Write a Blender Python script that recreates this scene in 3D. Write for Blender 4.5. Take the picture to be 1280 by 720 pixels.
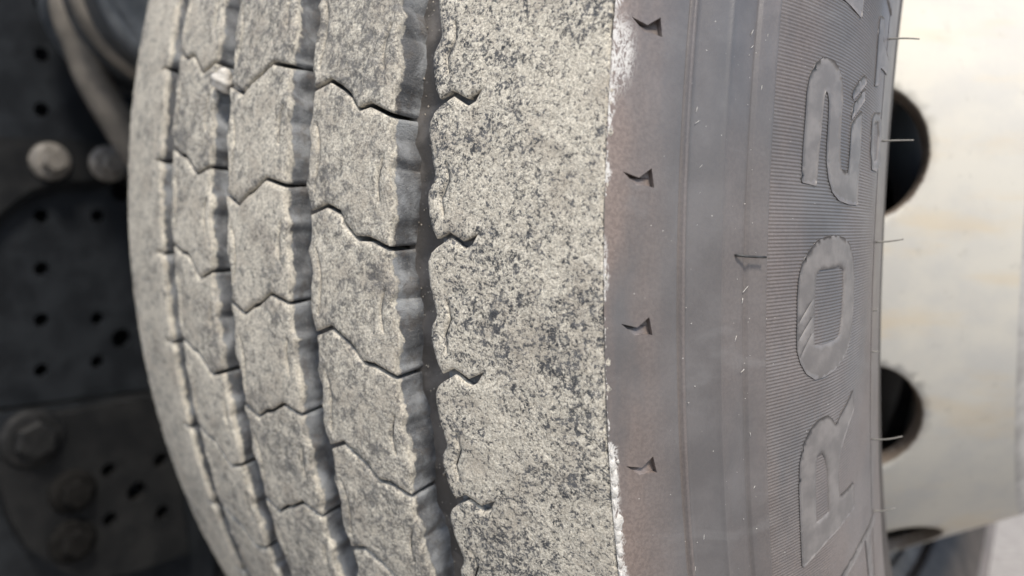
import bpy, bmesh, math, random
import numpy as np
from mathutils import Vector, Matrix
from mathutils.geometry import delaunay_2d_cdt

random.seed(4); RNG = np.random.default_rng(7)
for o in list(bpy.data.objects): bpy.data.objects.remove(o)
scn = bpy.context.scene; COL = scn.collection

# ------------------------------------------------------------------ camera, sky, sun, exposure
R = 0.536                 # outer radius of the tyre (m); wheel centre stands R above the ground
ROLL = 0.111              # turn of the measured wheel angles about the axle
def W(p):                 # measured (axial, y, z) about the wheel centre -> world
    a, y, z = p; c, s = math.cos(ROLL), math.sin(ROLL)
    return Vector((a, y*c - z*s, y*s + z*c + R))
def Wd(v): return W(v) - Vector((0, 0, R))

cam = bpy.data.cameras.new('camera'); co = bpy.data.objects.new('camera', cam); COL.objects.link(co)
right = Wd((0.77958501, 0.62516868, -0.03756755)); fwd = Wd((-0.62378479, 0.76969392, -0.13588156)); up = Wd((-0.05603338, 0.12936530, 0.99001257))
mw = Matrix((right, up, -fwd)).transposed().to_4x4(); mw.translation = W((0.27440, -0.70502, 0.04761))
co.matrix_world = mw
cam.sensor_width = 36.0; cam.lens = 900.88/1280*36; cam.clip_start = 0.01; cam.clip_end = 2000
cam.dof.use_dof = True; cam.dof.focus_distance = 0.245; cam.dof.aperture_fstop = 6.0
scn.camera = co

SUN_EL, SUN_AZ = math.radians(53), math.radians(126)      # azimuth: from +Y towards +X
world = bpy.data.worlds.new('World'); scn.world = world; world.use_nodes = True
nt = world.node_tree; nt.nodes.clear()
sky = nt.nodes.new('ShaderNodeTexSky'); sky.sky_type = 'NISHITA'; sky.sun_disc = False
sky.sun_elevation = SUN_EL; sky.sun_rotation = SUN_AZ; sky.air_density = 1.0; sky.dust_density = 1.5; sky.ozone_density = 1.0
bg = nt.nodes.new('ShaderNodeBackground'); bg.inputs[1].default_value = 0.11
wo = nt.nodes.new('ShaderNodeOutputWorld'); nt.links.new(sky.outputs[0], bg.inputs[0]); nt.links.new(bg.outputs[0], wo.inputs[0])
sl = bpy.data.lights.new('sun', 'SUN'); sl.energy = 2.3; sl.angle = math.radians(11); sl.color = (1.0, 0.915, 0.79)
so = bpy.data.objects.new('sun', sl); COL.objects.link(so)
sd = Vector((math.sin(SUN_AZ)*math.cos(SUN_EL), math.cos(SUN_AZ)*math.cos(SUN_EL), math.sin(SUN_EL)))
so.rotation_euler = (-sd).to_track_quat('-Z', 'Y').to_euler(); so.location = (2, -3, 4)
scn.view_settings.view_transform = 'Standard'; scn.view_settings.look = 'None'; scn.view_settings.gamma = 1.0
scn.view_settings.exposure = 0.73
scn.cycles.max_bounces = 6

# ------------------------------------------------------------------ noise and materials
def _hash(i, j, k):
    h = (i.astype(np.int64)*374761393 + j.astype(np.int64)*668265263 + k*1274126177) & 0x7fffffff
    h = ((h ^ (h >> 13))*1274126177) & 0x7fffffff
    return ((h ^ (h >> 16)) & 0xffff)/65535.0
def vnoise(x, y, seed=0):
    i = np.floor(x); j = np.floor(y); u = x - i; v = y - j; u = u*u*(3-2*u); v = v*v*(3-2*v)
    a = _hash(i, j, seed); b = _hash(i+1, j, seed); c = _hash(i, j+1, seed); d = _hash(i+1, j+1, seed)
    return (a*(1-u) + b*u)*(1-v) + (c*(1-u) + d*u)*v
def fbm(x, y, seed=0, oct=4, gain=.5):
    s = 0; amp = 1; tot = 0
    for o in range(oct):
        s = s + amp*vnoise(x*2**o + 17.3*o, y*2**o - 9.1*o, seed+o); tot += amp; amp *= gain
    return s/tot

class NT:
    def __init__(self, name):
        self.m = bpy.data.materials.new(name); self.m.use_nodes = True; self.t = self.m.node_tree; self.t.nodes.clear()
        self.out = self.n('ShaderNodeOutputMaterial'); self.b = self.n('ShaderNodeBsdfPrincipled')
        self.l(self.b.outputs[0], self.out.inputs[0]); self.pos = self.n('ShaderNodeNewGeometry').outputs['Position']
    def n(self, t, **k):
        o = self.t.nodes.new(t)
        for a, v in k.items(): setattr(o, a, v)
        return o
    def l(self, a, b): self.t.links.new(a, b)
    def put(self, sock, v):
        if hasattr(v, 'is_linked'): self.l(v, sock)
        else: sock.default_value = v
    def noise(self, scale, detail=4, rough=.55, vec=None, dist=0):
        o = self.n('ShaderNodeTexNoise'); self.l(vec or self.pos, o.inputs['Vector'])
        o.inputs['Scale'].default_value = scale; o.inputs['Detail'].default_value = detail; o.inputs['Roughness'].default_value = rough; o.inputs['Distortion'].default_value = dist
        return o.outputs['Fac']
    def voro(self, scale, vec=None, feature='F1'):
        o = self.n('ShaderNodeTexVoronoi', feature=feature); self.l(vec or self.pos, o.inputs['Vector']); o.inputs['Scale'].default_value = scale
        return o.outputs['Distance']
    def math(self, op, a, b=0.0, c=None, clamp=False):
        o = self.n('ShaderNodeMath', operation=op, use_clamp=clamp); self.put(o.inputs[0], a); self.put(o.inputs[1], b)
        if c is not None: self.put(o.inputs[2], c)
        return o.outputs[0]
    def ramp(self, fac, lo, hi):
        o = self.n('ShaderNodeMapRange', interpolation_type='SMOOTHSTEP'); self.l(fac, o.inputs[0]); o.inputs[1].default_value = lo; o.inputs[2].default_value = hi
        return o.outputs[0]
    def mix(self, f, a, b):
        o = self.n('ShaderNodeMix', data_type='RGBA'); self.put(o.inputs[0], f)
        for s, v in ((o.inputs[6], a), (o.inputs[7], b)):
            if isinstance(v, tuple): s.default_value = (*v, 1)
            else: self.l(v, s)
        return o.outputs[2]
    def attr(self, name): return self.n('ShaderNodeAttribute', attribute_name=name).outputs['Fac']
    def stretch(self, s):
        o = self.n('ShaderNodeMapping'); self.l(self.pos, o.inputs[0]); o.inputs['Scale'].default_value = s; return o.outputs[0]
    def bump(self, h, strength, dist):
        o = self.n('ShaderNodeBump'); self.l(h, o.inputs['Height']); o.inputs['Strength'].default_value = strength; o.inputs['Distance'].default_value = dist
        self.l(o.outputs[0], self.b.inputs['Normal'])
    def fin(self, col, rough, spec=.5, metal=0):
        self.put(self.b.inputs['Base Color'], (*col, 1) if isinstance(col, tuple) else col)
        self.put(self.b.inputs['Roughness'], rough); self.b.inputs['Specular IOR Level'].default_value = spec; self.b.inputs['Metallic'].default_value = metal
        return self.m

def m_tread(name, lo, hi, fine, dark_amt, mid, w1, w2, w3):
    k = NT(name); dust = k.attr('dust')
    n1 = k.noise(fine, 8, .70, dist=.5); n2 = k.noise(mid, 6, .62, dist=.8); n3 = k.noise(38, 3, .5)
    n = k.math('ADD', k.math('MULTIPLY', n1, w1), k.math('ADD', k.math('MULTIPLY', n2, w2), k.math('MULTIPLY', n3, w3)))
    rnd = k.n('ShaderNodeObjectInfo').outputs['Random']; n = k.math('ADD', n, k.math('MULTIPLY', k.math('SUBTRACT', rnd, .5), .05 if 'tread' in name else 0.0))
    cover = k.ramp(n, lo, hi)
    cream = k.mix(k.ramp(k.noise(1100, 5, .65), .32, .66), (.37, .338, .282), (.80, .750, .635))
    cream = k.mix(k.math('MULTIPLY', k.ramp(k.noise(60, 3), .45, .7), .6), cream, (.42, .375, .31))
    dark = k.mix(k.ramp(k.noise(300, 3), .35, .65), (.034, .039, .048), (.115, .118, .124))
    top = k.mix(k.math('ADD', k.math('MULTIPLY', cover, dark_amt), 1-dark_amt), dark, cream)
    grain = k.ramp(k.voro(1200), .20, .07); pick = k.ramp(k.noise(300, 2), .46, .60)
    top = k.mix(k.math('MULTIPLY', k.math('MULTIPLY', grain, pick), .8), top, (.82, .80, .74))
    film = k.ramp(k.noise(75, 4, .55, dist=.3), .38, .66)
    rub = k.mix(film, (.095, .100, .108), (.29, .305, .32))
    rub = k.mix(k.math('MULTIPLY', k.ramp(k.noise(700, 5, .75), .58, .70), .55), rub, (.50, .49, .46))
    rub = k.mix(k.math('MULTIPLY', k.ramp(k.noise(160, 5, .65), .50, .66), .55), rub, (.115, .100, .088))
    # the dust border is ragged; a pale crust runs along it
    e0 = k.math('ADD', dust, k.math('MULTIPLY', k.math('SUBTRACT', k.noise(230, 5, .65), .5), .48))
    edge = k.ramp(e0, .44, .52); crust = k.math('MULTIPLY', k.ramp(e0, .46, .53), k.ramp(e0, .74, .60))
    col = k.mix(k.math('MULTIPLY', crust, .32), k.mix(edge, rub, top), (.60, .58, .52))
    k.bump(k.math('ADD', n1, k.math('MULTIPLY', k.noise(1700, 3), .4)), .75, .0008)
    return k.fin(col, k.math('ADD', .36, k.math('MULTIPLY', edge, .56)), .45)
M = {}
M['shoulder'] = m_tread('dusty shoulder rubber', .437, .517, 1050, .96, 380, .45, .38, .17)
M['tread'] = m_tread('dusty tread rubber', .41, .56, 900, .80, 240, .40, .44, .16)

def m_rubber():
    k = NT('sidewall rubber'); dust = k.attr('dust')
    n = k.noise(45, 6, .6); f = k.noise(900, 4, .6); streak = k.noise(30, 5, .6, k.stretch((2.2, .5, .35)))
    base = k.mix(k.ramp(n, .35, .7), (.100, .0985, .102), (.138, .1355, .139))
    brown = k.mix(k.ramp(f, .35, .65), (.165, .130, .115), (.235, .188, .166))
    col = k.mix(k.math('MULTIPLY', dust, k.ramp(streak, .25, .62)), base, brown)
    sp = k.math('MULTIPLY', k.ramp(k.voro(420), .11, .04), k.ramp(k.noise(170, 2), .58, .66))
    col = k.mix(k.math('MULTIPLY', sp, .8), col, (.62, .60, .56))
    haze = k.ramp(k.noise(28, 6, .62, k.stretch((1, 1, 2.4)), dist=.6), .56, .74)
    col = k.mix(k.math('MULTIPLY', haze, .16), col, (.30, .30, .30))
    ch = k.attr('chalk'); web = k.math('ABSOLUTE', k.math('SUBTRACT', k.noise(330, 5, .7, k.stretch((1, 1, .45)), dist=2.2), .5))
    vein = k.ramp(k.math('SUBTRACT', web, k.math('MULTIPLY', ch, .11)), .035, -.01)
    solid = k.ramp(k.math('ADD', ch, k.math('MULTIPLY', k.math('SUBTRACT', k.noise(420, 5, .65), .5), .9)), .78, .92)
    mark = k.math('MULTIPLY', k.math('MAXIMUM', k.math('MULTIPLY', vein, k.ramp(ch, .06, .3)), solid), .85)
    col = k.mix(mark, col, (.70, .69, .66))
    k.bump(k.math('ADD', k.math('MULTIPLY', f, .6), k.noise(2200, 2)), .22, .0003)
    return k.fin(col, k.math('ADD', .27, k.math('MULTIPLY', k.noise(70, 4), .24)), .6)
M['rubber'] = m_rubber()

def m_letter():
    k = NT('raised lettering rubber'); n = k.noise(110, 5, .6); f = k.noise(900, 4)
    col = k.mix(k.ramp(n, .35, .68), (.150, .142, .140), (.215, .202, .196))
    k.bump(f, .15, .0003); return k.fin(col, .46, .45)
M['letter'] = m_letter()

def m_groove():
    k = NT('groove floor rubber'); n = k.noise(80, 4, .55, dist=.3); f = k.noise(700, 5, .65)
    col = k.mix(k.ramp(n, .42, .66), (.070, .064, .059), (.150, .138, .127))
    col = k.mix(k.math('MULTIPLY', k.ramp(k.noise(520, 5, .75), .60, .72), .6), col, (.34, .33, .31))
    sp = k.math('MULTIPLY', k.ramp(k.voro(380), .16, .06), k.ramp(k.noise(120, 2), .5, .6))
    col = k.mix(k.math('MULTIPLY', sp, .8), col, (.5, .48, .43))
    k.bump(k.math('ADD', f, k.math('MULTIPLY', n, 2.0)), .35, .0006); return k.fin(col, .48, .5)
M['groove'] = m_groove()

def m_simple(name, c1, c2, scale, rough, metal=0, bump=.2, bs=400, spec=.5, bd=.0008):
    k = NT(name); n = k.noise(scale, 5, .6)
    k.bump(k.noise(bs, 4), bump, bd)
    return k.fin(k.mix(k.ramp(n, .36, .66), c1, c2), rough, spec, metal)
def m_disc():
    k = NT('weathered white wheel paint'); n = k.noise(26, 6, .62); s = k.noise(14, 5, .6, k.stretch((.35, 1, 2.6)))
    col = k.mix(k.ramp(n, .38, .68), (.575, .555, .495), (.505, .497, .465))
    col = k.mix(k.math('MULTIPLY', k.ramp(s, .52, .70), .55), col, (.58, .49, .35))
    col = k.mix(k.math('MULTIPLY', k.ramp(k.noise(120, 4, .7), .60, .72), .4), col, (.36, .345, .31))
    rim = k.attr('rust')
    col = k.mix(k.ramp(k.math('ADD', rim, k.math('MULTIPLY', k.math('SUBTRACT', k.noise(170, 5, .65), .5), .35)), .42, .62), col, (.17, .14, .115))
    k.bump(n, .15, .002); return k.fin(col, .5, .4)
M['disc'] = m_disc()
M['rim'] = m_simple('dusty rim steel', (.15, .13, .11), (.27, .24, .205), 60, .6)
M['face'] = m_simple('scuffed wheel face', (.30, .29, .275), (.44, .43, .41), 60, .45)
M['bead'] = m_simple('shade-dark bead rubber', (.035, .029, .026), (.065, .055, .048), 50, .6)  # shade inside the rim put into the colour, dark brown bead zone
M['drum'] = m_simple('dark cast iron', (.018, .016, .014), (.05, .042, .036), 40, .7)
M['frame'] = m_simple('black chassis paint', (.0088, .0104, .0128), (.018, .0208, .0245), 30, .5, spec=.25)
M['bracket'] = m_simple('dusty black bracket', (.0075, .0082, .0092), (.016, .0165, .017), 35, .55, spec=.25)
M['bolt'] = m_simple('dusty zinc bolt', (.11, .102, .09), (.20, .185, .165), 160, .5)
M['darkbolt'] = m_simple('grimy bolt', (.008, .0085, .009), (.017, .0172, .0175), 120, .62, spec=.25)
M['grime'] = m_simple('oily grime', (.006, .0058, .0056), (.012, .0115, .011), 90, .85, spec=.1)
M['hose'] = m_simple('dusty hose rubber', (.115, .104, .089), (.18, .162, .138), 45, .8)
M['tank'] = m_simple('blue grey tank paint', (.045, .052, .060), (.095, .105, .115), 40, .4)
M['stone'] = m_simple('pale stone', (.50, .47, .42), (.66, .63, .57), 300, .8, bump=.5)
M['mud'] = m_simple('dried white dust', (.50, .485, .45), (.74, .72, .68), 700, .9, bump=.6, bs=1500)
M['grit'] = m_simple('tan grit', (.30, .26, .20), (.55, .51, .44), 900, .9)
M['hair'] = m_simple('rubber hair', (.03, .03, .03), (.06, .06, .06), 500, .5)
M['palehair'] = m_simple('dusty rubber hair', (.17, .165, .15), (.25, .24, .215), 500, .6)
M['ground'] = m_simple('dusty concrete', (.30, .275, .25), (.40, .37, .335), 60, .9, bump=.6, bs=120, bd=.004)

# ------------------------------------------------------------------ mesh helpers
def mesh_obj(name, V, F, mat, parent=None, attrs=None, smooth=True):
    me = bpy.data.meshes.new(name)
    V = np.asarray(V, dtype=np.float64)
    me.from_pydata(V.tolist(), [], [tuple(int(i) for i in f) for f in F]); me.update()
    if attrs:
        for k, v in attrs.items():
            a = me.attributes.new(k, 'FLOAT', 'POINT'); a.data.foreach_set('value', np.asarray(v, dtype=np.float32))
    if smooth: me.polygons.foreach_set('use_smooth', np.ones(len(me.polygons), dtype=bool))
    me.materials.append(mat)
    o = bpy.data.objects.new(name, me); COL.objects.link(o)
    if parent: o.parent = parent
    return o
def thing(name, label, cat, loc=(0, 0, 0), group=None):
    o = bpy.data.objects.new(name, None); COL.objects.link(o); o.location = loc; o.empty_display_size = .05
    o['label'] = label; o['category'] = cat
    if group: o['group'] = group
    return o
def tag(o, label, cat, group=None):
    o['label'] = label; o['category'] = cat
    if group: o['group'] = group
    return o

def inside(P, poly):
    x, y = P[:, 0], P[:, 1]; r = np.zeros(len(P), bool); q = np.asarray(poly); n = len(q)
    for i in range(n):
        x1, y1 = q[i]; x2, y2 = q[(i+1) % n]
        if y1 == y2: continue
        c = ((y1 > y) != (y2 > y)) & (x < (x2-x1)*(y-y1)/(y2-y1) + x1); r ^= c
    return r
def densify(poly, sp):
    out = []; q = np.asarray(poly, float); n = len(q)
    for i in range(n):
        a, b = q[i], q[(i+1) % n]; k = max(1, int(round(np.hypot(*(b-a))/sp)))
        for j in range(k): out.append(a + (b-a)*j/k)
    return np.array(out)
def patch(outline, holes, sp, seed=0, fixed=()):
    """triangulate a 2D outline with holes; returns points, triangles, boundary loops (ids, outline first)"""
    rng = np.random.default_rng(seed)
    loops = [densify(outline, sp)] + [densify(h, min(sp, .7)) for h in holes]
    B = np.concatenate(loops); mn = B.min(0); mx = B.max(0)
    gx, gy = np.meshgrid(np.arange(mn[0]+sp/2, mx[0], sp), np.arange(mn[1]+sp/2, mx[1], sp*.87))
    gx[::2] += sp/2; G = np.stack([gx.ravel(), gy.ravel()], 1); G += rng.uniform(-.18*sp, .18*sp, G.shape)
    ok = inside(G, loops[0])
    for h in loops[1:]: ok &= ~inside(G, h)
    G = G[ok]
    keep = np.ones(len(G), bool)
    for s in range(0, len(G), 4000):
        d = ((G[s:s+4000, None, :] - B[None])**2).sum(2).min(1); keep[s:s+4000] = d > (.55*sp)**2
    G = G[keep]; allp = np.concatenate([B, G])
    E = []; k = 0; ids = []
    for L in loops:
        n = len(L); E += [(k+i, k+(i+1) % n) for i in range(n)]; ids.append(list(range(k, k+n))); k += n
    vc, ed, fc, ov, oe, of = delaunay_2d_cdt([Vector(p) for p in allp.tolist()], E, [], 0, 1e-7)
    mp = {}
    for i, o in enumerate(ov):
        for q in o: mp[q] = i
    Vn = np.array([tuple(v) for v in vc]); T = np.array(fc)
    c = Vn[T].mean(1); ok = inside(c, loops[0])
    for h in loops[1:]: ok &= ~inside(c, h)
    T = T[ok]
    # orient counter-clockwise
    a, b, c_ = Vn[T[:, 0]], Vn[T[:, 1]], Vn[T[:, 2]]
    cr = (b[:, 0]-a[:, 0])*(c_[:, 1]-a[:, 1]) - (b[:, 1]-a[:, 1])*(c_[:, 0]-a[:, 0])
    T[cr < 0] = T[cr < 0][:, ::-1]
    return Vn, T, [[mp[i] for i in L] for L in ids]
def loop_normals(P):
    """outward normal (away from the material for a ccw outline) at each point of a closed loop"""
    d = np.roll(P, -1, 0) - np.roll(P, 1, 0); n = np.stack([d[:, 1], -d[:, 0]], 1); n /= np.linalg.norm(n, axis=1)[:, None] + 1e-9
    area = (P[:, 0]*np.roll(P[:, 1], -1) - np.roll(P[:, 0], -1)*P[:, 1]).sum()
    return n if area > 0 else -n

# ------------------------------------------------------------------ the ground
g = 300.0
ground = mesh_obj('ground', [(-g, -g, 0), (g, -g, 0), (g, g, 0), (-g, g, 0)], [(0, 1, 2, 3)], M['ground'], smooth=False); ground['kind'] = 'structure'

# ------------------------------------------------------------------ the tyre
NP = 70; PITCH = 2*math.pi/NP; PM = PITCH*R*1000          # pitch in mm along the tread
assembly = thing('truck_wheel_assembly', 'wide dusty truck tyre with zigzag tread on a weathered white steel wheel', 'truck wheel')
tyre = None
DEPTH = 12.5
def crown(a): return R*1000 - 16*(np.abs(a)/160)**2        # mm
def to3(a, t, h):                                           # tread coordinates (mm) -> metres about the wheel centre
    r = (crown(a) + h)/1000; th = t/1000/R
    return np.stack([a/1000, -r*np.cos(th), r*np.sin(th)], 1)
def place(o, th=0.0):
    if o.parent is not None and o.parent is tyre: o.rotation_euler = (-th, 0, 0)
    else: o.location = (0, 0, R); o.rotation_euler = (ROLL - th, 0, 0)
    return o

def lathe(prof, n, name, mat, parent, dust=None, noise=None, closed=False):
    """prof: list of (axial m, radius m) revolved about the axle"""
    q = np.array(prof); m = len(q); th = np.linspace(0, 2*math.pi, n, endpoint=False)
    A = np.repeat(q[None, :, 0], n, 0); Rr = np.repeat(q[None, :, 1], n, 0); T = np.repeat(th[:, None], m, 1)
    if noise is not None: Rr = Rr + noise(A, T)
    V = np.stack([A, -Rr*np.cos(T), Rr*np.sin(T)], 2).reshape(-1, 3); F = []
    for i in range(n):
        j = (i+1) % n
        for k in range(m-1): F.append((i*m+k, i*m+k+1, j*m+k+1, j*m+k))
    D = np.repeat((np.zeros(m) if dust is None else np.array(dust))[None], n, 0).ravel()
    o = mesh_obj(name, V, F, mat, parent, {'dust': D}); return place(o)

tyre = lathe([(x/1000, (crown(x)-DEPTH-4)/1000) for x in np.linspace(-158, 158, 24)], 180, 'tyre', M['groove'], assembly)
tyre['label'] = 'dusty black truck tyre with zigzag grooves and a ribbed lettered sidewall'

def lump(a, t, seed):            # relief of the caked dust (mm)
    return (fbm(a/7, t/7, seed, 3)-.5)*.5 + (fbm(a/1.6, t/1.6, seed+5, 2)-.5)*.45

def slit(pts, w=.35):
    q = np.array(pts, float); d = np.gradient(q, axis=0); n = np.stack([-d[:, 1], d[:, 0]], 1); n /= np.linalg.norm(n, axis=1)[:, None]
    ww = np.full(len(q), w); ww[0] = ww[-1] = w*.25
    return [tuple(x) for x in (q + n*ww[:, None])] + [tuple(x) for x in (q - n*ww[:, None])[::-1]]

def block(outline, slits, sp, seed, t0, slope_fn, depth=DEPTH, wall_sel=None, amp=1.0, edge_drop=.65):
    """one solid piece of tread: lumpy top, rounded rim, walls; t0 = true position (mm) so that the noise runs on"""
    P, T, loops = patch(outline, slits, sp, seed)
    a, t = P[:, 0], P[:, 1]
    h = lump(a, t + t0, 11)*amp
    B = np.concatenate([P[L] for L in loops]); d = np.full(len(P), 9.)
    for s in range(0, len(P), 4000):
        d[s:s+4000] = np.sqrt(((P[s:s+4000, None] - B[None])**2).sum(2).min(1))
    h -= edge_drop*np.clip(1 - d/1.9, 0, 1)**2
    dust = np.clip(.72 + .35*np.clip(d/1.5, 0, 1) - .0, 0, 1.1)
    V = [to3(a, t, h)]; D = [dust]; F = [tuple(x) for x in T]; base = len(P)
    for li, L in enumerate(loops):
        q = P[L]; n = loop_normals(q) * (1 if li == 0 else -1); m = len(L)
        dep = depth if li == 0 else 3.5
        lv = (.10, .35, .7, 1.0) if li == 0 else (.4, 1.0)
        prev = np.array(L)
        act = np.ones(m, bool) if (wall_sel is None or li > 0) else wall_sel(q)
        sl = slope_fn(q, n, t0) if li == 0 else np.zeros(m)
        for f in lv:
            off = sl*dep*f + ((fbm((q[:, 1]+t0)/4.5, q[:, 0]/4.5+f*2, 31, 2)-.5)*.5*f if li == 0 else 0)
            qq = q + n*off[:, None] if li == 0 else q
            V.append(to3(qq[:, 0], qq[:, 1], h[L] - dep*f)); D.append(np.full(m, (.52 if f < .2 else .31 if f < .5 else .16) if li == 0 else .1))
            cur = base + np.arange(m); base += m
            for i in range(m):
                j = (i+1) % m
                if act[i] and act[j]: F.append((prev[i], cur[i], cur[j], prev[j]))
            prev = cur
    return np.concatenate(V), F, np.concatenate(D)

# sipe centre lines and side edges of each rib, one pitch, (axial mm, along mm); measured
def wav(t, amp, ph): return amp*np.sin(2*np.pi*t/PM + ph)
RIBS = {
 'inner': dict(L=-84.5, R=-41.0, t0=27.0-15, sipe=[(-84.5, 15), (-73.4, 10.6), (-67.2, 10.2), (-54, -.2), (-41.0, 3.2)], gap=.9),
 'middle': dict(L=-26, R=20, t0=2.3, sipe=[(-26, 0), (-15.3, -5), (-8, -.5), (-2.9, .6), (6, 5.7), (20, 2.1)], gap=.9),
 'outer': dict(L=34, R=78.5, t0=28.0, sipe=[(34, 13.5), (44.1, 16.5), (51.8, 12.8), (55.7, 9.1), (61.1, 4.1), (67.3, 4.2), (78.5, 0)], gap=1.0),
}
def zz(t, k):   # stepped zigzag of the groove edges over the pitch
    u = (t/PM*k) % 1.0
    return np.interp(u, [0, .12, .42, .55, .62, .92, 1], [1, -.9, -.7, 1, .6, -.9, 1])
def sipe_jit(rb, kk):
    q = np.zeros((len(rb['sipe']), 2))
    if -10 < kk < 6:
        r_ = np.random.default_rng(int(abs(rb['L'])*7) + kk + 50); q[1:-1] = r_.uniform(-.75, .75, (len(q)-2, 2))
    return q
def rib_outline(rb, rough=0.0, seed=0, kk=99):
    s = np.array(rb['sipe']); g_ = rb['gap']
    def edge(x, sgn, ta, tb, ph):
        n = 14; t = np.linspace(ta, tb, n)
        e = x + sgn*1.5*zz(t + ph - .0, 1) + (fbm(t/2.5, t*0+x, 90+seed, 3)-.5)*rough
        return list(zip(e, t))
    # upper sipe (this pitch's +t end) and lower sipe
    top = s + sipe_jit(rb, kk) + [0, -g_]; bot = s + sipe_jit(rb, kk-1) - [0, PM] + [0, g_]
    lo, hi = s[0, 1], s[-1, 1]
    left = edge(rb['L'], -1, lo - g_, lo - PM + g_, 3)
    rightE = edge(rb['R'], 1, hi - PM + g_, hi - g_, 14)
    def inner(q):
        q = [tuple(p) for p in q[1:-1]]; return q
    out = left + inner(bot) + rightE + inner(top)[::-1]
    return out
def rib_slits(rb):
    l, r = rb['L'], rb['R']; c0 = rb['sipe'][0][1]; c1 = rb['sipe'][-1][1]
    a = slit([(l+4.0, c0-14), (l+5.6, c0-20), (l+6.0, c0-27), (l+4.6, c0-34), (l+3.4, c0-40)], .36)
    b = slit([(r-4.2, c1-15), (r-6.0, c1-20), (r-6.8, c1-24), (r-6.0, c1-31)], .45)
    return [a, b]
def slope_rib(q, n, t0):
    s = np.where(n[:, 0] > .6, .12 + .07*np.sin((q[:, 1]+t0)/PM*4*np.pi) + .05*np.sin((q[:, 1]+t0)/PM*2*np.pi+1), 0.0)
    return np.where(n[:, 0] < -.6, .10, s)
VIS = list(range(-9, 6))
for key, rb in RIBS.items():
    far = None
    for k in range(NP):
        kk = k if k < NP/2 else k - NP
        shift = rb['t0'] + kk*PM
        if kk in VIS:
            sp = 1.0 if key == 'outer' else 1.4
            V, F, D = block(rib_outline(rb, 1.5, kk, kk), rib_slits(rb), sp, kk+100, shift, slope_rib, amp=1.0)
            o = mesh_obj('tread_block', V, F, M['tread'], tyre, {'dust': D})
        elif far is None:
            V, F, D = block(rib_outline(rb), [], 7.0, 5, 0, slope_rib, amp=.5)
            far = o = mesh_obj('tread_block', V, F, M['tread'], tyre, {'dust': D})
        else:
            o = bpy.data.objects.new('tread_block', far.data); COL.objects.link(o); o.parent = tyre
        place(o, shift/1000/R)

# shoulder ribs: continuous, with a short hooked notch each pitch
N_UP = [(99.0, 1.5), (104.0, 4.0), (110.0, .8), (116.0, 3.6)]
N_LO = [(98.8, -1.6), (104.6, 1.8), (110.4, -1.9), (113.4, -.4)]
E4 = [(98.8, -1.6), (96.6, -3.4), (95.0, -6.3), (94.9, -9.5), (95.6, -14.9), (97.4, -22), (98.0, -25.0), (97.4, -26.8), (95.4, -30.0), (95.0, -33), (95.8, -38.4), (97.3, -43.5), (99.0, -PM+1.5)]

def shoulder(ks, sp, rough, amp, full):
    """outer shoulder rib over the pitches ks as one continuous piece"""
    ks = sorted(ks, reverse=True); T0 = 30.6
    left = []
    for kk in ks:
        o = T0 + kk*PM
        if full:
            left += [(x, y+o) for x, y in N_UP] + [(x, y+o) for x, y in N_LO[::-1]] + [(x, y+o) for x, y in E4[1:-1]]
        else: left += [(98.2, o), (95.8, o-10), (97, o-25)]
    tb = T0 + ks[-1]*PM - PM + 1.2; ta = T0 + ks[0]*PM + (1.2 if full else 0)
    tt = np.arange(tb, ta, .8 if full else 12.0)
    oe = 160 + (fbm(tt/1.7, tt*0+3, 60, 3)-.5)*rough*1.8 + (vnoise(tt/11, tt*0, 64)-.5)*rough*.9
    rightE = list(zip(oe, tt)) + [(160.0, ta)]
    sl = [slit([(x, y + T0 + kk*PM) for x, y in [(102.9, -20.6), (103.9, -26.5), (100.9, -33.0), (101.9, -38.7)]], .45) for kk in ks] if full else []
    V, F, D = block(left + [(98.2, tb)] + rightE, sl, sp, 300, 0, lambda q, n, t: np.where((n[:, 0] < -.5) & (q[:, 0] < 100), .08, 0.0), amp=amp)
    return V, F, D
V, F, D = shoulder(range(-6, 5), 1.0, 1.35, 1.2, True)
nb = len(V); V = [V]; D = [D]; F = list(F)
for kk in range(-6, 5):                                     # the notches are shallower than the grooves
    o_ = 30.6 + kk*PM; q = np.array([(97.0, 2.2)] + N_UP[1:] + N_LO[1:][::-1] + [(97.0, -2.4)]); mid_ = np.array([(104.3, 2.8), (110.2, -.9)])
    V.append(to3(q[:, 0], q[:, 1] + o_, np.linspace(-5, -3.2, len(q))*0 - 3.6 - (q[:, 0] < 99)*2.5)); D.append(np.full(len(q), .25)); m_ = len(q)
    for t in delaunay_2d_cdt([Vector(p) for p in q.tolist()], [(i, (i+1) % m_) for i in range(m_)], [], 1, 1e-6)[2]: F.append(tuple(nb+i for i in t))
    nb += m_
V = np.concatenate(V); D = np.concatenate(D)
place(mesh_obj('shoulder_rib', V, F, M['shoulder'], tyre, {'dust': D}))['label'] = 'broad speckled cream shoulder rib with hooked notches'
V, F, D = shoulder(range(5, 64), 9.0, .5, .4, False)
place(mesh_obj('shoulder_rib', V, F, M['shoulder'], tyre, {'dust': D}))

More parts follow.
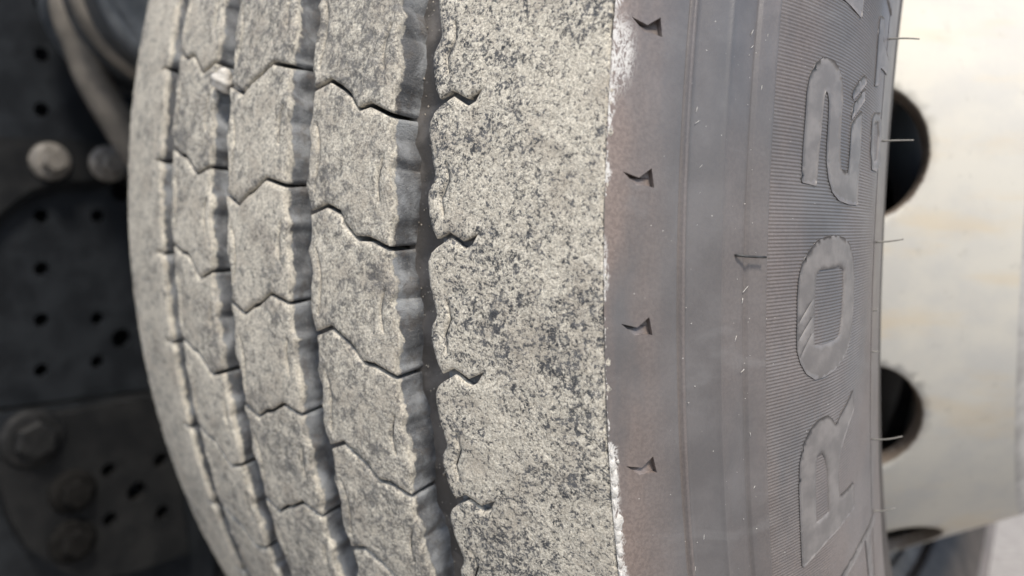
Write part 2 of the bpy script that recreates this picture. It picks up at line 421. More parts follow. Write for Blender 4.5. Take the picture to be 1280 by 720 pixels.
def inner_shoulder(ks, sp, full):
    ks = sorted(ks); T0 = 21.5; rt = []
    for kk in ks:
        o = T0 + kk*PM
        if full: rt += [(-98.6, o-24), (-99.6, o-12), (-98.2, o-4), (-99.8, o-1.0), (-103.5, o+.6), (-109, o+.2), (-104, o+1.9), (-99.8, o+.8), (-98.4, o+6), (-99.4, o+15)]
        else: rt += [(-98.6, o-20), (-99, o)]
    tb = rt[0][1]; ta = T0 + (ks[-1]+1)*PM - 24
    lt = np.arange(tb, ta, 3.0 if full else 14.0)[::-1]
    le = -160 + (fbm(lt/4, lt*0, 71, 2)-.5)*1.2
    return block(rt + [(-98.6, ta)] + list(zip(le, lt)), [], sp, 400, 0, lambda q, n, t: np.where((np.abs(n[:, 0]) > .5), np.where(q[:, 0] < -150, .3, .05), 0.0), amp=1.0)
V, F, D = inner_shoulder(range(-12, 7), 2.0, True); place(mesh_obj('shoulder_rib', V, F, M['tread'], tyre, {'dust': D}))
V, F, D = inner_shoulder(range(7, 58), 10.0, False); place(mesh_obj('shoulder_rib', V, F, M['tread'], tyre, {'dust': D}))

for (x0, x1) in ((-101, -80), (-44, -22), (17, 37), (75, 100)):
    xs = np.linspace(x0, x1, 22)
    lathe([(x/1000, (crown(x)-DEPTH)/1000) for x in xs], 900, 'groove_floor', M['groove'], tyre,
          noise=lambda A, T: ((fbm(A*1000/5, T*R*1000/6, 81, 3)-.5)*1.6)/1000)

# ---- outer sidewall: profile axial(r)
KN = np.array([(.292, .175), (.31, .190), (.35, .2015), (.38, .2060), (.40, .2079), (.42, .2073), (.438, .2048), (.456, .1985), (.470, .1914), (.486, .1824), (.500, .1741), (.520, .160)])
def pchip(x, xk, yk):
    x = np.asarray(x, float); h = np.diff(xk); d = np.diff(yk)/h; m = np.zeros_like(xk); m[0] = d[0]; m[-1] = d[-1]
    for i in range(1, len(xk)-1):
        if d[i-1]*d[i] > 0:
            w1 = 2*h[i]+h[i-1]; w2 = h[i]+2*h[i-1]; m[i] = (w1+w2)/(w1/d[i-1]+w2/d[i])
    i = np.clip(np.searchsorted(xk, x)-1, 0, len(h)-1); t = (x-xk[i])/h[i]
    return (2*t**3-3*t**2+1)*yk[i] + (t**3-2*t**2+t)*h[i]*m[i] + (-2*t**3+3*t**2)*yk[i+1] + (t**3-t**2)*h[i]*m[i+1]
def prof(r): return pchip(r, KN[:, 0], KN[:, 1])
def S(th, r, h):                                    # sidewall point: angle, radius (m), height above surface (m)
    sl = (prof(np.minimum(r+.0005, .52)) - prof(r-.0005))/(np.minimum(r+.0005, .52)-r+.0005); k = np.sqrt(1+sl*sl)
    a = prof(r) + h/k; rr = r - h*sl/k
    return np.stack([a, -rr*np.cos(th), rr*np.sin(th)], 1)

# buttress with the dart-shaped recess once a pitch
dart = np.array([(4.5, 5.7), (8.9, 4.0), (12.2, 7.2), (13.1, 1.0), (10.4, 1.7), (8.2, 1.5)])
ddep = np.array([1.6, 3.4, 2.9, 2.0, .02, .02])
Pm, Tm, Lm = patch([(0, -20), (20, -20), (20, -20+PM), (0, -20+PM)], [dart], 1.6, 9)
hl = Lm[1]; hp = Pm[hl]
def dart_depth(q):      # depth along the recess rim by position on its outline
    best = np.zeros(len(q)); n = len(dart)
    for qi, p in enumerate(q):
        bd = 9
        for i in range(n):
            a, b = dart[i], dart[(i+1) % n]; t = np.clip(np.dot(p-a, b-a)/np.dot(b-a, b-a), 0, 1); d = np.linalg.norm(p-a-(b-a)*t)
            if d < bd: bd = d; best[qi] = ddep[i]*(1-t) + ddep[(i+1) % n]*t
    return best
def chalk(u, t):
    c = .36*np.exp(-((u-2)/4.6)**2 - ((t-90)/13)**2) + .75*np.exp(-(u/1.1)**2)*np.clip(fbm(t/9, t*0, 44, 2)*2.6-.9, 0, 1)
    c = c + 1.25*np.exp(-(u/1.9)**2)*np.clip(1.3*fbm(t/7+3, t*0, 47, 2)-.05, 0, 1)*(((t > -86) & (t < -34)))
    return np.clip(c, 0, 1.2)
hd = dart_depth(hp); Cb = []
def pick(n_): return int(np.argmin(((hp-dart[n_])**2).sum(1)))
from mathutils.geometry import tessellate_polygon
FT = tessellate_polygon([[Vector((x, y, 0)) for x, y in hp]]); nP = len(Pm); mH = len(hl)
Vb, Fb, Db = [], [], []
for k in range(NP):
    b0 = len(Vb)*0 + sum(len(v) for v in Vb)
    th = (Pm[:, 1] + k*PM)/1000/R; r = .520 - Pm[:, 0]/1000
    top = S(th, r, 0*r); low = S((hp[:, 1] + k*PM)/1000/R, .520 - hp[:, 0]/1000, -hd/1000); lw2 = low.copy()
    Vb += [top, low, lw2, top[hl]]; rim0 = b0 + nP + 2*mH
    kk = k if k < NP/2 else k-NP; Cb += [chalk(Pm[:, 0], Pm[:, 1] + kk*PM), np.zeros(3*mH)]
    Db += [np.clip(1.15 - Pm[:, 0]/19, 0, 1), np.full(3*mH, .8)]
    Fb += [tuple(int(i)+b0 for i in t[::-1]) for t in Tm]
    w = b0 + nP; f = w + mH
    for i in range(mH):
        j = (i+1) % mH
        if max(hd[i], hd[j]) > .06: Fb.append((rim0+i, w+i, w+j, rim0+j))
    for i, j, l in FT: Fb.append((f+i, f+j, f+l))
o = mesh_obj('shoulder_wall', np.concatenate(Vb), Fb, M['rubber'], tyre, {'dust': np.concatenate(Db), 'chalk': np.concatenate(Cb)}); place(o)
o['label'] = 'brownish shoulder wall with a dart-shaped recess at each pitch'

# plain band below it, with the moulded ring lines
rel = [(.5000, 0), (.4997, -.0007), (.4991, -.0009), (.4987, .0003), (.4982, .0006), (.4976, .0004)]
rel += [(x, -.0006 + (.4972-x)/.0104*.0017) for x in np.linspace(.4972, .4870, 9)] + [(.4866, .0014), (.4861, .0011)]
rel += [(x, .0009 - (.4858-x)/.0078*.0014) for x in np.linspace(.4858, .4780, 7)] + [(.4774, -.0010), (.4768, -.0011), (.4763, -.0003)]
rel += [(x, -.0002 + (.4758-x)/.0048*.0006) for x in np.linspace(.4758, .4710, 4)] + [(.4704, .0006), (.4700, .0004), (.4699, 0)]
def ring(name, rel, n, mat, dust):
    r = np.array([x for x, _ in rel]); h = np.array([y for _, y in rel])
    q = S(np.zeros(len(r)), r, h); pr = [(x, math.hypot(y, z)) for x, y, z in q]
    return lathe(pr, n, name, mat, tyre, dust)
ring('sidewall_band', rel, 720, M['rubber'], [.4 if x > .4975 else .12 if x > .4865 else .3 for x, _ in rel])
ring('lower_sidewall', [(x, 0) for x in np.linspace(.3965, .368, 14)], 360, M['rubber'], [.5]*14)
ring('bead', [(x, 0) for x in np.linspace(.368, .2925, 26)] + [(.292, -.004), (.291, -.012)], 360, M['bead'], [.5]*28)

# fine radial ribbing, too fine to pick apart
NR = 2400; rr = np.concatenate([[.4699, .4694], np.linspace(.466, .400, 15), [.3965]]); m = len(rr)
th = np.arange(NR*4)*2*math.pi/(NR*4); hh = np.tile([.00020, .00013, -.00010, .00001], NR)
fade = np.clip((rr-.397)/.02, 0, 1); fade[0] = 0
TH = np.repeat(th[:, None], m, 1).ravel(); RRr = np.repeat(rr[None], NR*4, 0).ravel(); HH = (hh[:, None]*fade[None] - .0001).ravel()
Vr = S(TH, RRr, HH); n4 = NR*4; I = (np.arange(n4)[:, None]*m + np.arange(m-1)[None]).ravel(); J = (((np.arange(n4)+1) % n4)[:, None]*m + np.arange(m-1)[None]).ravel()
Fr = np.stack([I, I+1, J+1, J], 1)
o = place(mesh_obj('ribbed_band', Vr, Fr, M['rubber'], tyre, {'dust': np.full(len(Vr), .45)})); o['kind'] = 'stuff'

# ---- raised lettering, (angle, radius)
LET = {
 'two': ([(0.1011,.4578),(.1214,.4579),(.1479,.4577),(.1674,.4577),(.1785,.4569),(.1896,.4545),(.1962,.4508),(.1959,.4463),(.1911,.4431),(.1828,.441),(.1718,.4398),(.1564,.4398),(.1411,.4398),(.126,.4392),(.1149,.438),(.1131,.4329),(.1281,.4324),(.1439,.4324),(.1534,.4324),(.1682,.4243),(.1517,.4233),(.131,.4229),(.1102,.4230),(.0878,.4231),(.0876,.4308),(.0898,.4385),(.0959,.4429),(.1058,.4453),(.1185,.4468),(.1295,.4471),(.1388,.4471),(.1518,.4471),(.1647,.4474),(.1714,.4486),(.1692,.4496),(.1599,.4498),(.1415,.4501),(.1231,.4506),(.1122,.4507),(.0994,.4509)], []),
 's1': ([(.1716,.4327),(.1796,.4332),(.1983,.4246),(.1981,.4218),(.1918,.4217)], []),
 's2': ([(.1561,.4326),(.1679,.4321),(.1882,.4224),(.1772,.4221)], []),
 'o': ([(-.0101,.4578),(.0009,.4577),(.0156,.4578),(.0301,.4575),(.0426,.4559),(.0515,.4529),(.0587,.4493),(.0614,.4449),(.0626,.4398),(.0605,.4333),(.0549,.4285),(.0432,.4249),(.0261,.4232),(.0048,.4231),(-.0164,.4241),(-.0324,.4269),(-.0411,.4307),(-.048,.4376),(-.0504,.4445),(-.0501,.4491),(-.0431,.4534),(-.0333,.4562),(-.0233,.4576)],
       [[(.0326,.4494),(.0358,.4478),(.0375,.4359),(.034,.4328),(.0177,.4322),(-.0066,.4331),(-.0204,.4346),(-.0232,.4378),(-.0239,.4459),(-.0225,.4495),(-.0089,.4499),(.012,.4498)]]),
 'r': ([(-.2087,.4574),(-.1655,.4573),(-.1329,.4573),(-.1145,.4567),(-.0996,.4547),(-.0896,.4514),(-.084,.4474),(-.0835,.4425),(-.0898,.439),(-.0968,.4371),(-.0885,.4322),(-.0817,.4264),(-.0751,.4222),(-.0950,.4208),(-.1032,.4253),(-.1148,.4304),(-.1254,.4338),(-.1424,.4352),(-.1655,.4347),(-.1662,.4218),(-.1936,.4217),(-.1974,.4432)],
       [[(-.1746,.4496),(-.1508,.4495),(-.1271,.4491),(-.1158,.4484),(-.1136,.4458),(-.1194,.444),(-.133,.4424),(-.1536,.4422),(-.1719,.4425)]]),
 'next': ([(.2407,.4306),(.2449,.4434),(.2530,.4577),(.2600,.4577),(.2750,.4577),(.2900,.4577),(.2900,.4500),(.2760,.4480),(.2740,.4306)], []),
 'low': ([(-.2485,.4432),(-.245,.432),(-.2416,.4191),(-.2452,.4035),(-.242,.3925),(-.2572,.3925),(-.2571,.4021),(-.2887,.4009),(-.3276,.3991),(-.3276,.4059),(-.2736,.4083),(-.252,.4091),(-.2525,.4195),(-.2568,.4432)], []),
 'one': ([(.2625,.4116),(.2659,.4066),(.2584,.4045),(.2468,.4045),(.2411,.3982),(.2387,.3923),(.2218,.3929),(.2193,.4052),(.2006,.4067),(.1974,.4112),(.2148,.4112),(.2385,.4118),(.251,.4119)], []),
 'dash': ([(.2925,.4119),(.2858,.4034),(.2801,.3947),(.2969,.3946),(.3093,.3979)], []),
 'zero': ([(.1673,.4115),(.1743,.4092),(.1794,.4005),(.1668,.3953),(.1321,.3934),(.1228,.4006),(.1223,.4075),(.1372,.4108)], [[(.1639,.4082),(.1688,.4031),(.1565,.4003),(.1335,.4004),(.1297,.4049),(.1458,.4075)]]),
}
# incised slashes of the O
for (a, b) in (((-.0030, .4570), (.0135, .4508)), ((-.0160, .4570), (.0000, .4508)), ((-.0290, .4560), (-.0125, .4508))):
    q = slit([(a[0]*450, a[1]*1000), ((a[0]+b[0])*225, (a[1]+b[1])*500), (b[0]*450, b[1]*1000)], .22)
    LET['o'][1].append([(x/450, y/1000) for x, y in q])
def chaikin(p, n=1):
    for _ in range(n):
        q = []
        for i in range(len(p)):
            a, b = np.array(p[i]), np.array(p[(i+1) % len(p)])
            if np.hypot((a[0]-b[0])*450, (a[1]-b[1])*1000) > 4.5: q += [tuple(a*.93+b*.07), tuple(a*.07+b*.93)]
            else: q += [tuple(a*.75+b*.25), tuple(a*.25+b*.75)]
        p = q
    return p
HL = .00040
for key, (outl, holes) in LET.items():
    f = lambda q: [(x*450, y*1000) for x, y in q]
    P, T, loops = patch(f(chaikin(outl)), [f(h) for h in holes], 1.5, 3)
    top = S(P[:, 0]/450, P[:, 1]/1000, np.full(len(P), HL)); V = [top]; F = [tuple(t) for t in T]; base = len(P)
    for li, L in enumerate(loops):
        q = P[L]; n = loop_normals(q)*(1 if li == 0 else -1); m_ = len(L)
        q2 = q + n*.25; top[L] = S(q[:, 0]/450, q[:, 1]/1000, np.full(m_, HL-.00012))
        V.append(S(q2[:, 0]/450, np.clip(q2[:, 1]/1000, .3, .52), np.full(m_, -.0004))); cur = base + np.arange(m_); base += m_
        F += [(L[i], cur[i], cur[(i+1) % m_], L[(i+1) % m_]) for i in range(m_)]
    place(mesh_obj('raised_letter', np.concatenate(V), F, M['letter'], tyre))

# inner sidewall
lathe([(-x, r) for x, r in [(.150, .512), (.163, .505), (.178, .488), (.19, .472), (.203, .44), (.209, .40), (.204, .35), (.19, .31), (.175, .292)]], 240, 'inner_sidewall', M['rubber'], tyre, [.5]*9)

# ---- rubber hairs left from the mould
def tube(pts, rad, n=7):
    pts = [Vector(p) for p in pts]; V, F = [], []; u = None
    for i, p in enumerate(pts):
        d = (pts[min(i+1, len(pts)-1)] - pts[max(i-1, 0)]).normalized(); u = d.orthogonal().normalized() if u is None else (u - d*u.dot(d)).normalized(); w = d.cross(u)
        r_ = rad[i] if hasattr(rad, '__len__') else rad
        V += [p + (u*math.cos(2*math.pi*k/n) + w*math.sin(2*math.pi*k/n))*r_ for k in range(n)]
        if i:
            a, b = (i-1)*n, i*n
            F += [(a+k, a+(k+1) % n, b+(k+1) % n, b+k) for k in range(n)]
    F += [tuple(range(n))[::-1], tuple(range((len(pts)-1)*n, len(pts)*n))]
    return [tuple(v) for v in V], F
def hair(th, r, length, lean, rad, mat):
    b = S(np.array([th]), np.array([r]), np.array([-.0005]))[0]; q = S(np.array([th]), np.array([r]), np.array([.01]))[0]
    d = Vector(q-b).normalized(); L = Vector(lean)
    pts = [Vector(b) + d*length*t + L*length*t*t for t in np.linspace(0, 1, 7)]
    V, F = tube(pts, [rad*(1-.35*t) for t in np.linspace(0, 1, 7)]); return place(mesh_obj('rubber_hair', V, F, M[mat], tyre))
for th_, ln, lz in ((.258, .015, -.10), (.155, .016, -.02), (.0545, .014, .12), (-.058, .004, .05), (-.155, .016, .22), (-.243, .012, .28), (-.015, .003, .2)):
    hair(th_, .394, ln*.72, (0, .12, lz), .00042, 'palehair')
q = S(np.array([.0497, .0496, .0490, .0484, .0480]), np.array([.4813, .4808, .4785, .4755, .4722]), np.array([-.0005, .0008, .0016, .0021, .0026]))
V, F = tube([tuple(p) for p in q], [.00046, .00046, .00044, .00042, .00040]); place(mesh_obj('rubber_hair', V, F, M['hair'], tyre))

# ---- dried white dust flakes on the shoulder edge and chips on the sidewall
Vf, Ff = [], []
def flake(u, t, su, st, hgt, rot=0):
    n = random.randint(13, 19); base = len(Vf); c, s = math.cos(rot), math.sin(rot); pts = []
    for i in range(n):
        an = 2*math.pi*i/n; k = random.uniform(.62, 1.12); x, y = su*k*math.cos(an), st*k*math.sin(an); pts.append((u+x*c-y*s, t+x*s+y*c))
    for lvl, sc in ((-.0001, 1.0), (hgt, .82)):
        for x, y in pts:
            x = u+(x-u)*sc; y = t+(y-t)*sc
            Vf.append(tuple(S(np.array([y/1000/R]), np.array([min(.5199, .520-x/1000)]), np.array([lvl]))[0]))
    Vf.append(tuple(S(np.array([t/1000/R]), np.array([min(.5199, .520-u/1000)]), np.array([hgt*1.15]))[0]))
    for i in range(n):
        j = (i+1) % n; Ff.append((base+i, base+j, base+n+j, base+n+i)); Ff.append((base+n+i, base+n+j, base+2*n))
for u, t, su, st in ((.7, -37, .5, 2.0), (.9, -41.5, .8, 3.2), (1.2, -46, 1.2, 3.8), (1.0, -50.5, 1.3, 3.0), (.6, -55, .5, 2.2), (1.2, -62, 1.6, 3.6), (.9, -66.5, 1.5, 3.2), (.8, -72, 1.1, 3.2), (.6, -77, .9, 3.0), (.4, -82, .6, 3), (2.3, -40.2, .5, .8)):
    flake(u, t, su, st, .0003)
for i in range(160):
    t = random.uniform(-140, 150); u = abs(random.gauss(0, .30))
    if vnoise(np.array([t/14.]), np.array([2.]), 5)[0] > .42: flake(u, t, random.uniform(.08, .35), random.uniform(.2, 1.2), .00012)
for i in range(120):
    t = random.uniform(-130, 140); u = random.uniform(22, 50); z = random.random()
    flake(u, t, random.uniform(.07, .16) if z < .6 else .07, random.uniform(.10, .24) if z < .6 else random.uniform(.5, 1.6), .00010, random.uniform(-.9, .3))
o = place(mesh_obj('dried_dust', Vf, Ff, M['mud'], tyre)); o['kind'] = 'stuff'

# ---- grit lying in the grooves
Vg, Fg = [], []
for i in range(900):
    gx0, gx1 = random.choice(((-97, -86), (-40, -27), (21, 33), (80, 96), (80, 96)))
    a_ = random.uniform(gx0, gx1); t_ = random.uniform(-330, 200); r_ = random.uniform(.15, .55) if random.random() < .93 else random.uniform(.6, 1.1)
    c = to3(np.array([a_]), np.array([t_]), np.array([-DEPTH + random.uniform(-.3, .5)]))[0]; b_ = len(Vg)
    for d_ in ((1, 0, 0), (-1, 0, 0), (0, 1, 0), (0, -1, 0), (0, 0, 1), (0, 0, -1)): Vg.append(tuple(c[j] + d_[j]*r_*random.uniform(.6, 1.2)/1000 for j in range(3)))
    Fg += [(b_+p, b_+q, b_+w) for p, q, w in ((0, 2, 4), (2, 1, 4), (1, 3, 4), (3, 0, 4), (2, 0, 5), (1, 2, 5), (3, 1, 5), (0, 3, 5))]
o = place(mesh_obj('grit', Vg, Fg, M['grit'], tyre)); o['kind'] = 'stuff'

# ---- pale stone wedged in a groove
bm = bmesh.new(); bmesh.ops.create_icosphere(bm, subdivisions=3, radius=1)
for v in bm.verts:
    k = 1 + .22*math.sin(3.1*v.co.x+1)*math.cos(2.3*v.co.y) + .12*math.sin(7*v.co.z+2*v.co.x)
    v.co = Vector((v.co.x*6.0, v.co.y*4.2, v.co.z*4.8))*k/1000
c = to3(np.array([-35.0]), np.array([102.0]), np.array([-1.5]))[0]
V = [tuple(v.co) for v in bm.verts]; F = [[v.index for v in f.verts] for f in bm.faces]; bm.free()
st = mesh_obj('stone', V, F, M['stone']); st.location = W(c); st.rotation_euler = (.5, .3, .4)
tag(st, 'small white stone wedged in a narrow groove of the tyre tread', 'stone')

# ------------------------------------------------------------------ the wheel
wheel = assembly
def cone(a): return np.minimum(.2496 - (np.asarray(a)-.197)*.61, .2725 - (np.asarray(a)-.12)*.03)
SL = math.hypot(1, .61); A0, A1 = .128, .2445; NH = 10; SEC = 2*math.pi/NH*250
hc = ((.1735-A0)*SL*1000, 0)
hole = [(hc[0] + 33*math.cos(t), 38*math.sin(t)) for t in np.linspace(0, 2*math.pi, 44, endpoint=False)]
P, T, loops = patch([(0, -SEC/2), ((A1-A0)*SL*1000, -SEC/2), ((A1-A0)*SL*1000, SEC/2), (0, SEC/2)], [hole], 5.0, 2)
def conept(x, y, h):
    a = A0 + x/1000/SL; r = cone(a); a = a + h*.61/SL; r = r + h/SL; ph = y/250
    return np.stack([a, -r*np.cos(ph), r*np.sin(ph)], 1)
Vd, Fd, Dd = [], [], []; n0 = 0
hl = loops[1]; mH = len(hl); dist = np.sqrt((((P[:, None]-P[hl][None])**2).sum(2)).min(1))
for k in range(NH):
    y0 = math.radians(13.6 - 360/NH*k)*250
    Vd.append(conept(P[:, 0], P[:, 1]+y0, 0*P[:, 0])); Dd.append(np.clip(.5 - dist/5, 0, 1))
    Fd += [tuple(int(i)+n0 for i in t) for t in T]; prev = n0 + np.array(hl); n0 += len(P)
    for dz, gr in ((-.0008, -.7), (-.003, -1.1), (-.009, -1.1)):
        q = P[hl]; nn = (q-np.array(hc)); nn /= np.linalg.norm(nn, axis=1)[:, None]; q = q + nn*gr
        Vd.append(conept(q[:, 0], q[:, 1]+y0, np.full(mH, dz))); Dd.append(np.full(mH, .62)); cur = n0 + np.arange(mH); n0 += mH
        Fd += [(prev[i], prev[(i+1) % mH], cur[(i+1) % mH], cur[i]) for i in range(mH)]; prev = cur
place(mesh_obj('disc', np.concatenate(Vd), Fd, M['disc'], wheel, {'rust': np.concatenate(Dd)}))
lathe([(.2445, float(cone(.2445))), (.2465, .2190), (.2490, .2160), (.2510, .2110), (.2522, .2040), (.2526, .197), (.2526, .14)], 180, 'mounting_face', M['face'], wheel)
lathe([(.130, .2735), (.138, .2745), (.148, .279), (.152, .285), (.156, .294), (.158, .301), (.163, .304), (.167, .301), (.168, .296), (.164, .292), (.158, .288)], 180, 'rim_flange', M['rim'], wheel)
lathe([(.131, .2730), (.105, .272), (.09, .262), (.06, .250), (0, .248), (-.08, .25), (-.12, .27), (-.16, .29)], 120, 'rim_barrel', M['drum'], wheel)
lathe([(.2520, .1395), (.262, .139), (.285, .134), (.292, .12), (.294, .0)], 90, 'hub_cap', M['rim'], wheel)
for k in range(10):
    an = 2*math.pi*k/10 + .2; bm = bmesh.new(); bmesh.ops.create_cone(bm, cap_ends=True, segments=6, radius1=.0165, radius2=.015, depth=.03)
    V = [(v.co.z + .2678, v.co.x - .1675*math.cos(an), v.co.y + .1675*math.sin(an)) for v in bm.verts]; F = [[v.index for v in f.verts] for f in bm.faces]; bm.free()
    place(mesh_obj('wheel_nut', V, F, M['bolt'], wheel, smooth=False))
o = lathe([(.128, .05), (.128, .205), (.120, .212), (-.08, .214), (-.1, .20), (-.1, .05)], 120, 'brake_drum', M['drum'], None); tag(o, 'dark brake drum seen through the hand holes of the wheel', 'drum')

# ------------------------------------------------------------------ the chassis beyond the tyre, web facing +X
XF = -.5
def fy(y, z): w = W((0, y, z)); return (w.y, w.z)                    # measured plane point -> world (y, z)
HOLES = [(-.4282, .2353, 6.6), (-.4334, .1886, 6.6), (-.4391, .1379, 6.6), (-.4502, .0391, 6.6), (-.4557, -.0104, 6.6), (-.4611, -.0588, 6.6), (-.4665, -.1068, 6.6),
         (-.3906, .1323, 5), (-.4009, .0366, 6.6), (-.4120, -.0654, 6.6), (-.3755, .0596, 10), (-.3914, -.0897, 10), (-.4167, -.1088, 6.6), (-.350, .03, 6.6), (-.352, -.02, 6.6)]
def plate(name, outline, holes, x_front, thick, mat, parent, sp=30):
    """flat plate in a plane of constant X with round holes; outline and holes in world (y, z) metres"""
    f = lambda q: [(y*1000, z*1000) for y, z in q]
    P, T, loops = patch(f(outline), [f(h) for h in holes], sp, 1); V = [(x_front, y/1000, z/1000) for y, z in P]; F = [tuple(t) for t in T]; base = len(P)
    for li, L in enumerate(loops):
        m_ = len(L); V += [(x_front-thick, P[i][0]/1000, P[i][1]/1000) for i in L]; cur = base+np.arange(m_); base += m_
        F += [(L[i], cur[i], cur[(i+1) % m_], L[(i+1) % m_]) for i in range(m_)]
    return mesh_obj(name, V, F, mat, parent, smooth=False)
def circ(y, z, r, n=20): return [(y + r*math.cos(2*math.pi*i/n), z + r*math.sin(2*math.pi*i/n)) for i in range(n)]
rail = thing('chassis_rail', 'black punched steel chassis rail behind the tyre', 'chassis rail', (XF, -.4, .36))
def under(o, p):
    o.parent = p; o.matrix_parent_inverse = Matrix.Translation(-Vector(p.location)); return o
zb = fy(-.45, -.14)[1]
under(plate('web', [(-1.0, zb), (.5, zb), (.5, .92), (-1.0, .92)], [circ(*fy(y, z), r/1000) for y, z, r in HOLES], XF, .008, M['frame'], None), rail)
def boxobj(name, x0, x1, y0, y1, z0, z1, mat, bev=.002):
    bm = bmesh.new(); bmesh.ops.create_cube(bm, size=1)
    for v in bm.verts: v.co = Vector((x0+(v.co.x+.5)*(x1-x0), y0+(v.co.y+.5)*(y1-y0), z0+(v.co.z+.5)*(z1-z0)))
    if bev: bmesh.ops.bevel(bm, geom=list(bm.edges), offset=bev, segments=2, affect='EDGES')
    V = [tuple(v.co) for v in bm.verts]; F = [[v.index for v in f.verts] for f in bm.faces]; bm.free()
    return mesh_obj(name, V, F, mat, None, smooth=False)
under(boxobj('lower_flange', XF-.085, XF-.0085, -1.0, .5, zb, zb+.008, M['frame']), rail)
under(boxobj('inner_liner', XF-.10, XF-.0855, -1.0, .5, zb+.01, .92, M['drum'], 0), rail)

def extr(name, outline, x0, x1, mat, bev=.003):
    bm = bmesh.new(); vs = [bm.verts.new((x0, y, z)) for y, z in outline]; f = bm.faces.new(vs)
    r_ = bmesh.ops.extrude_face_region(bm, geom=[f]); 
    for v in r_['geom']:
        if isinstance(v, bmesh.types.BMVert): v.co.x = x1
    bmesh.ops.recalc_face_normals(bm, faces=list(bm.faces))
    ed = [e for e in bm.edges if abs(e.verts[0].co.x-x1) < 1e-6 and abs(e.verts[1].co.x-x1) < 1e-6]
    bmesh.ops.bevel(bm, geom=ed, offset=bev, segments=2, affect='EDGES')
    bm.verts.ensure_lookup_table(); bm.verts.index_update()
    V = [tuple(v.co) for v in bm.verts]; F = [[v.index for v in f.verts] for f in bm.faces]; bm.free()
    return mesh_obj(name, V, F, mat, None, smooth=False)
def bolt(name, y, z, x, r, mat, parent, hexr):
    bm = bmesh.new(); prof_ = [(0, r), (.003, r), (.0055, r*.86), (.006, hexr*1.02)]; n = 28; V, F = [], []
    for xx, rr_ in prof_: V += [(x+xx, y+rr_*math.cos(2*math.pi*i/n), z+rr_*math.sin(2*math.pi*i/n)) for i in range(n)]
    for k in range(len(prof_)-1): F += [(k*n+i, k*n+(i+1) % n, (k+1)*n+(i+1) % n, (k+1)*n+i) for i in range(n)]
    F.append(tuple(range(3*n, 4*n)))
    bm.free(); w = mesh_obj('bolt', V, F, mat, None)
    under(w, parent)
    V, F = [], []
    for xx, rr_ in ((.0055, hexr), (.014, hexr), (.0165, hexr*.84)): V += [(x+xx, y+rr_*math.cos(math.pi/3*i+.4), z+rr_*math.sin(math.pi/3*i+.4)) for i in range(6)]
    for k in range(2): F += [(k*6+i, k*6+(i+1) % 6, (k+1)*6+(i+1) % 6, (k+1)*6+i) for i in range(6)]
    F.append((12, 13, 14, 15, 16, 17)); h = mesh_obj('bolt_head', V, F, mat, None, smooth=False); h.parent = w; h.matrix_parent_inverse = Matrix.Translation(-Vector(parent.location))
    h.matrix_parent_inverse = Matrix.Identity(4)
    return w
br = thing('bolted_bracket', 'dark bracket arm bolted across the chassis rail with two dusty round-washer bolts', 'bracket', (XF, -.44, .57))
pts = [(-.70, .122), (-.4755, .111), (-.30, .108), (-.30, .070), (-.376, .0693), (-.442, .0644), (-.458, .059), (-.4697, .0512), (-.4833, .0400), (-.498, .02), (-.512, -.03), (-.52, -.10), (-.70, -.10)]
under(extr('bracket_arm', [fy(*q) for q in pts][::-1], XF+.0005, XF+.014, M['bracket'], .005), br)
for q in ((-.4426, .0891), (-.3917, .0870)): bolt('bolt', *fy(*q), XF+.014, .0175, M['bolt'], br, .0105)
hg = thing('spring_hanger', 'dark rounded spring hanger plate below the chassis rail with holes and big bolts', 'hanger', (XF, -.46, .30))
pts = [(-.36, -.150), (-.36, -.33), (-.42, -.325), (-.46, -.315), (-.4818, -.2927), (-.505, -.262), (-.5146, -.2307), (-.52, -.19), (-.515, -.155), (-.47, -.146)]
hh_ = [circ(*fy(y, z), r/1000) for y, z, r in ((-.3781, -.2187, 8), (-.4054, -.2431, 10), (-.3823, -.2748, 8), (-.4294, -.2124, 7), (-.4333, -.2623, 7))]
under(plate('hanger_plate', [fy(*q) for q in pts], hh_, XF+.03, .022, M['bracket'], None, 25), hg)
under(boxobj('hanger_back', XF-.03, XF+.0075, -.72, -.28, .12, zb-.004, M['frame'], 0), hg)  # box extended to hide the lit ground behind the hanger
for (y, z, r, mt) in ((-.4905, -.1608, .027, 'darkbolt'), (-.4634, -.2216, .021, 'grime'), (-.4687, -.2692, .021, 'grime')): bolt('bolt', *fy(y, z), XF+.03, r, M[mt], hg, r*.66)

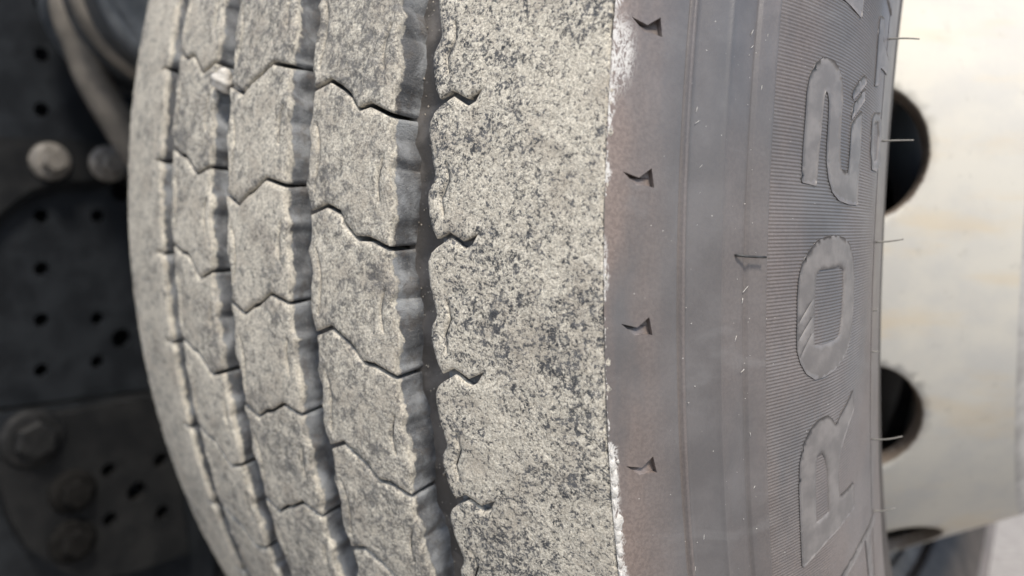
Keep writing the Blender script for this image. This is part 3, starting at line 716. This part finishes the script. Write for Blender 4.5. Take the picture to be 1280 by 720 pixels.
# dusty hoses and tank end looping down behind the tyre
def hose(name, pts, X, rad, label, mat):
    q = [Vector((X, *fy(*p))) for p in pts]; out = []
    for i in range(len(q)-1):
        p0, p1, p2, p3 = q[max(i-1, 0)], q[i], q[i+1], q[min(i+2, len(q)-1)]
        for t in np.linspace(0, 1, 8, endpoint=False):
            out.append(.5*((2*p1) + (p2-p0)*t + (2*p0-5*p1+4*p2-p3)*t*t + (3*p1-p0-3*p2+p3)*t**3))
    out.append(q[-1]); V, F = tube(out, rad, 20); return tag(mesh_obj(name, V, F, M[mat]), label, 'hose')
hose('air_hose', [(-.415, .34), (-.432, .27), (-.4363, .2141), (-.4304, .1877), (-.4235, .1586), (-.4086, .1257), (-.392, .0950), (-.36, .055), (-.30, .02), (-.2, .0)], -.42, .0145, 'pale dusty hose looping down lowest in front of the punched rail', 'hose')
hose('air_hose', [(-.43, .35), (-.443, .27), (-.4388, .2141), (-.424, .1851), (-.4037, .1664), (-.375, .152), (-.33, .145), (-.25, .15)], -.38, .0115, 'pale dusty hose tucked between the lower hose and the tank', 'hose')
cy, cz = fy(-.368, .228)
tk = thing('air_tank', 'blue grey round tank end with a raised rim behind the tyre', 'tank', (-.33, cy, cz - .09))
V, F = [], []; n = 72; pr = [(-.46, .078), (-.345, .078), (-.340, .084), (-.333, .086), (-.327, .083), (-.327, .077), (-.337, .072), (-.345, .055), (-.350, .03), (-.352, .002)]
for x, r_ in pr: V += [(x, cy + r_*math.cos(2*math.pi*i/n), cz + r_*math.sin(2*math.pi*i/n)) for i in range(n)]
for k in range(len(pr)-1): F += [(k*n+i, k*n+(i+1) % n, (k+1)*n+(i+1) % n, (k+1)*n+i) for i in range(n)]
under(mesh_obj('tank_shell', V, F, M['tank']), tk)

# leaf spring added under the rail to cover the lit ground with something dark
ls = thing('added_leaf_spring', 'dark stack of spring leaves added to hide the lit ground under the hanger plate', 'added leaf spring', (-.55, -.2, .02))
for k in range(6):
    L0, L1 = -1.0 + .02*k, .55 - .08*k; ys = np.linspace(L0, L1, 24); V, F = [], []
    zc = .150 - .0265*k + .05*((ys+.25)/.75)**2
    for y, z in zip(ys, zc): V += [(-.585, y, z-.012), (-.525, y, z-.012), (-.522, y, z-.009), (-.522, y, z+.009), (-.525, y, z+.012), (-.585, y, z+.012)]
    n = len(ys)
    for i in range(n-1): F += [(i*6+j, i*6+(j+1) % 6, (i+1)*6+(j+1) % 6, (i+1)*6+j) for j in range(6)]
    F += [tuple(range(6))[::-1], tuple(range((n-1)*6, n*6))]
    under(mesh_obj('added_spring_leaf', V, F, M['bracket'], None, smooth=False), ls)
